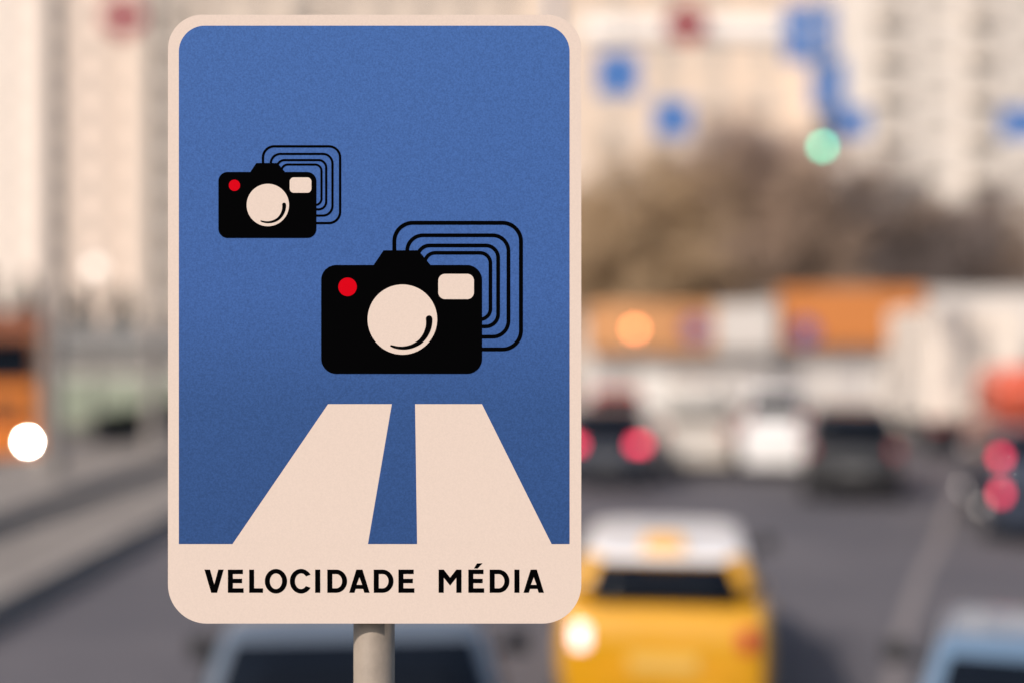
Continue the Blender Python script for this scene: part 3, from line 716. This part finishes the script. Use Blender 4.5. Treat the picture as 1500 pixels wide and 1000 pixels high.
hang('lane_sign', 'tall narrow blue lane sign in the middle of the staggered column', 'lane sign', 1212, 124, blue_board(0.85, 1.2), G1)
hang('lane_sign', 'blue lane sign at the foot of the staggered column beside the green light', 'lane sign', 1243, 180, blue_board(0.95, 0.7, False), G1)
hang('lane_sign', 'blue lane sign cut by the right picture edge', 'lane sign', 1494, 181, blue_board(1.0, 0.75, False), G1)
hang('no_entry_sign', 'red round no-entry sign hanging before the white banner', 'round sign', 1005, 36, red_disc(0.46))
# no-entry sign on the left post
x, y, z = px3(182, 26, SW)
t = thing('no_entry_sign', 'red round no-entry sign on a bracket at the top left', 'round sign', (x, y - 0.1, z)); red_disc(0.5)(t)
mb = MB(); mb.tube((0, 0.06, 0), (-8.12 - x, 0.1, 0), 0.03, n=8); mb.build('bracket', M_GALV, t)
# white banner on the span wire
bx0, by, bz = px3(852, 46, SW + 0.35); bx1 = px3(1158, 46, SW + 0.35)[0]
t = thing('street_banner', 'long white banner stretched over the road behind the red sign', 'banner', ((bx0+bx1)/2, by, bz))
hw_ = (bx1 - bx0)/2
mb = MB(); rings = []
n = 24
vs_ = []
for zz in (-0.28, 0, 0.28): vs_ += [(-hw_ + 2*hw_*i/n, 0.03*math.sin(i*0.9 + zz*3), zz) for i in range(n + 1)]
mb.add(vs_, [(k*(n+1)+i, k*(n+1)+i+1, (k+1)*(n+1)+i+1, (k+1)*(n+1)+i) for k in range(2) for i in range(n)])
o = mb.build('cloth', mat('banner_white', (0.85, 0.80, 0.75), 0.7), t, smooth=True); sd = o.modifiers.new('s', 'SOLIDIFY'); sd.thickness = 0.006
for k in range(5):
    xx = -hw_ + 2*hw_*k/4; mb = MB(); mb.tube((xx, 0, 0.27), (xx, -0.35, wz((bx0+bx1)/2 + xx) - bz), 0.012, n=6); mb.build('tie_rope', M_WIRE, t)

# hanging traffic signal with the green lit
x, y, z = px3(1205, 215, SW - 0.5)
t = thing('traffic_signal', 'hanging traffic signal showing a bright green light', 'traffic light', (x, y, z))
mb = MB(); mb.box(-0.15, 0.15, 0, 0.2, -0.18, 0.80); bevel(mb.build('housing', M_GALV, t), 0.03)
M_GREEN = mat('signal_green', (0.05, 0.6, 0.4), 0.2, emit=(0.07, 0.80, 0.50), estr=11.0)
for k, (m_, zz) in enumerate(((M_GREEN, 0.0), (mat('signal_amber_off', (0.20, 0.10, 0.02), 0.3), 0.31), (mat('signal_red_off', (0.2, 0.02, 0.02), 0.3), 0.62))):
    mb = MB(); mb.tube((0, -0.02, zz), (0, 0.01, zz), 0.085, n=24); l_ = mb.build('lamp', m_, t)
    mb = MB(); mb.loft([[(0.13*math.cos(R(a)), yy, zz + 0.13*math.sin(R(a))) for a in range(0, 181, 15)] + [(0.122*math.cos(R(a)), yy, zz + 0.122*math.sin(R(a))) for a in range(180, -1, -15)] for yy in (-0.001, -0.16)]); mb.build('visor', M_BLACKPL, l_)
mb = MB(); mb.tube((0, 0.1, 0.78), (0, 0.5, wz(x) - z), 0.02, n=8); mb.build('hanger', M_GALV, t)

# round no-stopping signs on posts, amber beacon
def post_sign(px, py, d, label, r=0.36):
    x, y, z = px3(px, py, d)
    t = thing('no_stopping_sign', label, 'round sign', (x, y, 0.15), 0, 'round no-stopping signs in front of the pavilions')
    h = z - 0.15
    mb = MB(); mb.tube((0, 0.04, 0), (0, 0.04, h + r*0.9), 0.03, n=12); mb.build('post', M_GALV, t)
    mb = MB(); mb.tube((0, -0.012, h), (0, 0.008, h), r, n=36); b = mb.build('disc', M_RED, t)
    mb = MB(); mb.tube((0, -0.016, h), (0, -0.0125, h), r*0.78, n=36); mb.build('field', M_SBLUE, b)
    for a in (45, 135):
        ca, sa = math.cos(R(a)), math.sin(R(a)); l, w = r*0.76, 0.04
        yo = -0.020 if a == 45 else -0.0225
        mb = MB(); mb.prism([(l*ca - w*sa, h + l*sa + w*ca), (-l*ca - w*sa, h - l*sa + w*ca), (-l*ca + w*sa, h - l*sa - w*ca), (l*ca + w*sa, h + l*sa - w*ca)], [], yo, -0.0165); mb.build('stripe', M_RED, b)
post_sign(1019, 482, 45, 'round blue and red no-stopping sign before the half orange fascia', 0.45)
post_sign(1180, 486, 45.4, 'round blue and red no-stopping sign before the full orange fascia', 0.45)
x, y, z = px3(930, 482, 44.8)
t = thing('amber_beacon', 'glowing amber warning lamp on a post before the pavilion', 'warning lamp', (x, y, 0.15)); h = z - 0.15
mb = MB(); mb.tube((0, 0, 0), (0, 0, h - 0.14), 0.04, n=12); mb.build('post', M_GALV, t)
mb = MB(); mb.box(-0.2, 0.2, 0.05, 0.12, h - 0.2, h + 0.2); mb.box(-0.03, 0.03, -0.02, 0.05, h - 0.2, h - 0.1); mb.build('backplate', M_BLACKPL, t)
mb = MB(); mb.tube((0, -0.05, h), (0, 0.045, h), 0.15, n=24); mb.build('lens', mat('amber_lit', (0.9, 0.35, 0.08), 0.2, emit=(1.0, 0.27, 0.10), estr=9.0), t)

# globe lamp by the hedge
x, y, z = px3(140, 394, 33.0)
t = thing('globe_lamp', 'white globe lamp on a slim post between the two lamp posts', 'globe lamp', (x, y, 0.57)); h = z - 0.57
mb = MB(); mb.tube((0, 0, 0), (0, 0, h - 0.17), 0.045, 0.035, 12); mb.tube((0, 0, 0), (0, 0, 0.3), 0.08, 0.06, 12); mb.build('post', M_POSTGREY, t)
mb = MB(); mb.tube((0, 0, h - 0.2), (0, 0, h - 0.15), 0.09, n=16); mb.build('collar', M_BLACKPL, t)
mb = MB(); mb.sphere((0, 0, h), 0.19, 20, 12); mb.build('globe', mat('globe_opal', (0.85, 0.82, 0.76), 0.3, emit=(1.0, 0.84, 0.70), estr=1.3), t, smooth=True)  # glow added to the globe to lift its pale blurred disc

# ================================================================== PLANTS
def tree_meshes(seed, H_, trunk_h, spread, twig_r=0.012, leafy=0):
    rnd = random.Random(seed)
    tr, cr = MB(), MB()
    def rv(): 
        v = Vector((rnd.gauss(0,1), rnd.gauss(0,1), rnd.gauss(0,1))); return v.normalized()
    p = Vector((0,0,0)); r = 0.02*H_; pts = [(p.copy(), r)]
    for k in range(7):
        p = p + Vector((rnd.uniform(-.10,.10), rnd.uniform(-.10,.10), H_*0.78/7)); pts.append((p.copy(), r*(1 - 0.125*(k+1))))
    tr.loft([[(q.x + rr*math.cos(2*math.pi*i/10), q.y + rr*math.sin(2*math.pi*i/10), q.z) for i in range(10)] for q, rr in pts])
    def branch(p, d, L, r, lev):
        segs = 3 if lev < 3 else 2
        q = p.copy(); rr = r
        for k in range(segs):
            d = (d + rv()*0.16 + Vector((0,0,0.06))).normalized(); q2 = q + d*(L/segs); r2 = max(rr*0.72, twig_r*0.5)
            cr.tube(q, q2, rr, r2, n=5 if lev < 2 else 3, caps=False)
            if lev < 4:
                n = {1: 3, 2: 3, 3: 3}[lev]
                for _ in range(n):
                    side = (rv() - d*0.2); nd = (d*0.75 + side*0.75).normalized()
                    branch(q + (q2 - q)*rnd.random(), nd, L*rnd.uniform(0.42, 0.62), max(r2*0.55, twig_r), lev + 1)
            elif leafy and rnd.random() < leafy:
                a = rv()*0.09; b = rv()*0.09; c = q2 + rv()*0.1
                cr.add([c, c + a, c + a + b, c + b], [(0,1,2,3)])
            q, rr = q2, r2
    nb = 11
    for k in range(nb):
        f = trunk_h + (1 - trunk_h)*k/nb
        z = H_*0.78*f
        i = min(6, int(z/(H_*0.78/7))); base = pts[i][0].lerp(pts[i+1][0], z/(H_*0.78/7) - i)
        a = k*2.4 + rnd.uniform(-.4,.4); d = Vector((math.cos(a), math.sin(a), 0.55 + 0.7*f)).normalized()
        branch(base, d, spread*(1.05 - 0.45*abs(f - 0.5)), 0.008*H_*(1.1 - 0.5*f), 1)
    branch(pts[-1][0], Vector((0,0,1)), spread*0.6, 0.006*H_, 1)
    return tr.mesh('trunk'), cr.mesh('crown')
TV = [tree_meshes(s, 11.5, 0.22, 4.6, 0.026, 0.8) for s in (3, 11, 23)]
M_BARK = mat('bark', (0.10, 0.075, 0.055), 0.9, noise=0.3, nscale=3)
M_TWIG = {k: mat('twigs_' + k, c, 0.9, noise=0.2, nscale=0.6) for k, c in
          {'gold': (0.46, 0.33, 0.20), 'brown': (0.32, 0.23, 0.17), 'mauve': (0.31, 0.225, 0.19), 'dark': (0.18, 0.145, 0.132)}.items()}
def bare_tree(px, d, top_py, variant, tone, rz, label, wide=1.0):
    x = (px - 750)/2000*d; top = CAM_H + (500 - top_py)/2000*d
    t = thing('bare_tree', label, 'tree', (x, d, 0.0 if d > 62 else 0.15), rz, 'bare trees behind the pavilions')
    k = (top) / 12.6
    tm, cm = TV[variant]
    for nm, me, m_ in (('trunk', tm, M_BARK), ('crown', cm, M_TWIG[tone])):
        o = bpy.data.objects.new(nm, me); COL.objects.link(o); o.parent = t
        if not me.materials: me.materials.append(m_)
        o.material_slots[0].link = 'OBJECT'; o.material_slots[0].material = m_
    t.scale = (k*wide, k*wide, k)
bare_tree(888, 66, 285, 0, 'gold', 0.3, 'golden brown bare tree nearest the right edge of the big sign', 1.25)
bare_tree(975, 68, 225, 1, 'gold', 1.3, 'golden brown bare tree second from the big sign', 1.2)
bare_tree(1095, 70, 170, 2, 'mauve', 2.2, 'tallest brown bare tree, in the middle of the row', 1.15)
bare_tree(1175, 64, 230, 0, 'brown', 4.0, 'brown bare tree standing under the hanging green light', 1.2)
bare_tree(1270, 66, 250, 1, 'dark', 5.1, 'dark bare tree right of the green light', 1.2)
bare_tree(1345, 64, 275, 2, 'dark', 0.9, 'dark bare tree behind the cream pavilion', 1.3)
bare_tree(1435, 68, 290, 0, 'brown', 2.9, 'brown bare tree nearest the right picture edge', 1.25)
bare_tree(1040, 74, 250, 0, 'brown', 5.6, 'brown bare tree set back between the golden and the tallest tree', 1.3)
bare_tree(1225, 76, 300, 2, 'mauve', 1.9, 'mauve brown bare tree set back in the gap under the green light', 1.4)

bare_tree(925, 78, 280, 1, 'gold', 3.3, 'golden bare tree set furthest back beside the big sign', 1.35)
bare_tree(1130, 80, 225, 0, 'brown', 0.2, 'brown bare tree set furthest back behind the tallest tree', 1.4)
bare_tree(1390, 76, 305, 1, 'dark', 2.4, 'dark bare tree set back between the last two trees on the right', 1.4)

def leaf_mass(n, sampler, size, seed):
    rnd = random.Random(seed); mb = MB()
    for _ in range(n):
        c = Vector(sampler(rnd)); a = Vector((rnd.gauss(0,1), rnd.gauss(0,1), rnd.gauss(0,1))).normalized()*size; b = a.cross(Vector((rnd.gauss(0,1), rnd.gauss(0,1), rnd.gauss(0,1)))).normalized()*size*0.6
        mb.add([c - a, c + b, c + a, c - b], [(0,1,2,3)])
    return mb
M_CONIF = mat('conifer_needles', (0.055, 0.075, 0.075), 0.9, noise=0.3, nscale=1)
def spruce(px, d, top_py, label, seed):
    x = (px - 750)/2000*d; top = CAM_H + (500 - top_py)/2000*d
    t = thing('spruce_tree', label, 'tree', (x, d, -0.02), 0, 'dark spruces at the far left')
    mb = MB(); mb.tube((0,0,0), (0,0,top*0.95), 0.16, 0.03, 10); mb.build('trunk', M_BARK, t)
    def smp(r):
        f = r.random()**0.7; z = top*(0.06 + 0.94*(1 - f)); tier = 0.75 + 0.25*math.sin(z*7); rad = (0.12 + 2.3*f*tier)*r.random()**0.45; a = r.random()*6.283
        return (rad*math.cos(a), rad*math.sin(a), z - 0.25*rad)
    leaf_mass(5200, smp, 0.17, seed).build('crown', M_CONIF, t)
spruce(-20, 72, 395, 'dark spruce cut by the left picture edge', 1)
spruce(40, 70, 402, 'dark spruce beside the left edge, between edge and first lamp post', 2)
spruce(118, 76, 415, 'dark spruce right of the first lamp post', 3)
spruce(180, 72, 418, 'dark spruce just left of the second lamp post', 4)
M_HEDGE = mat('hedge_leaf', (0.035, 0.042, 0.032), 0.9, noise=0.3, nscale=2)
hg = thing('clipped_hedge', 'low dark clipped hedge along the left footway edge', 'hedge', (-9.95, 33.4, 0.57))
mb = leaf_mass(7000, lambda r: (r.uniform(-0.42, 0.42), r.uniform(0, 8.5), 0.03 + 0.62*r.random()**0.6 + 0.05*math.sin(r.random()*9)), 0.055, 9); mb.build('foliage', M_HEDGE, hg)
for k in range(14):
    mb = MB(); mb.tube((random.uniform(-.2,.2), 0.3 + k*0.6, 0), (random.uniform(-.3,.3), 0.3 + k*0.6, 0.55), 0.02, 0.01, 5); mb.build('stem', M_BARK, hg)
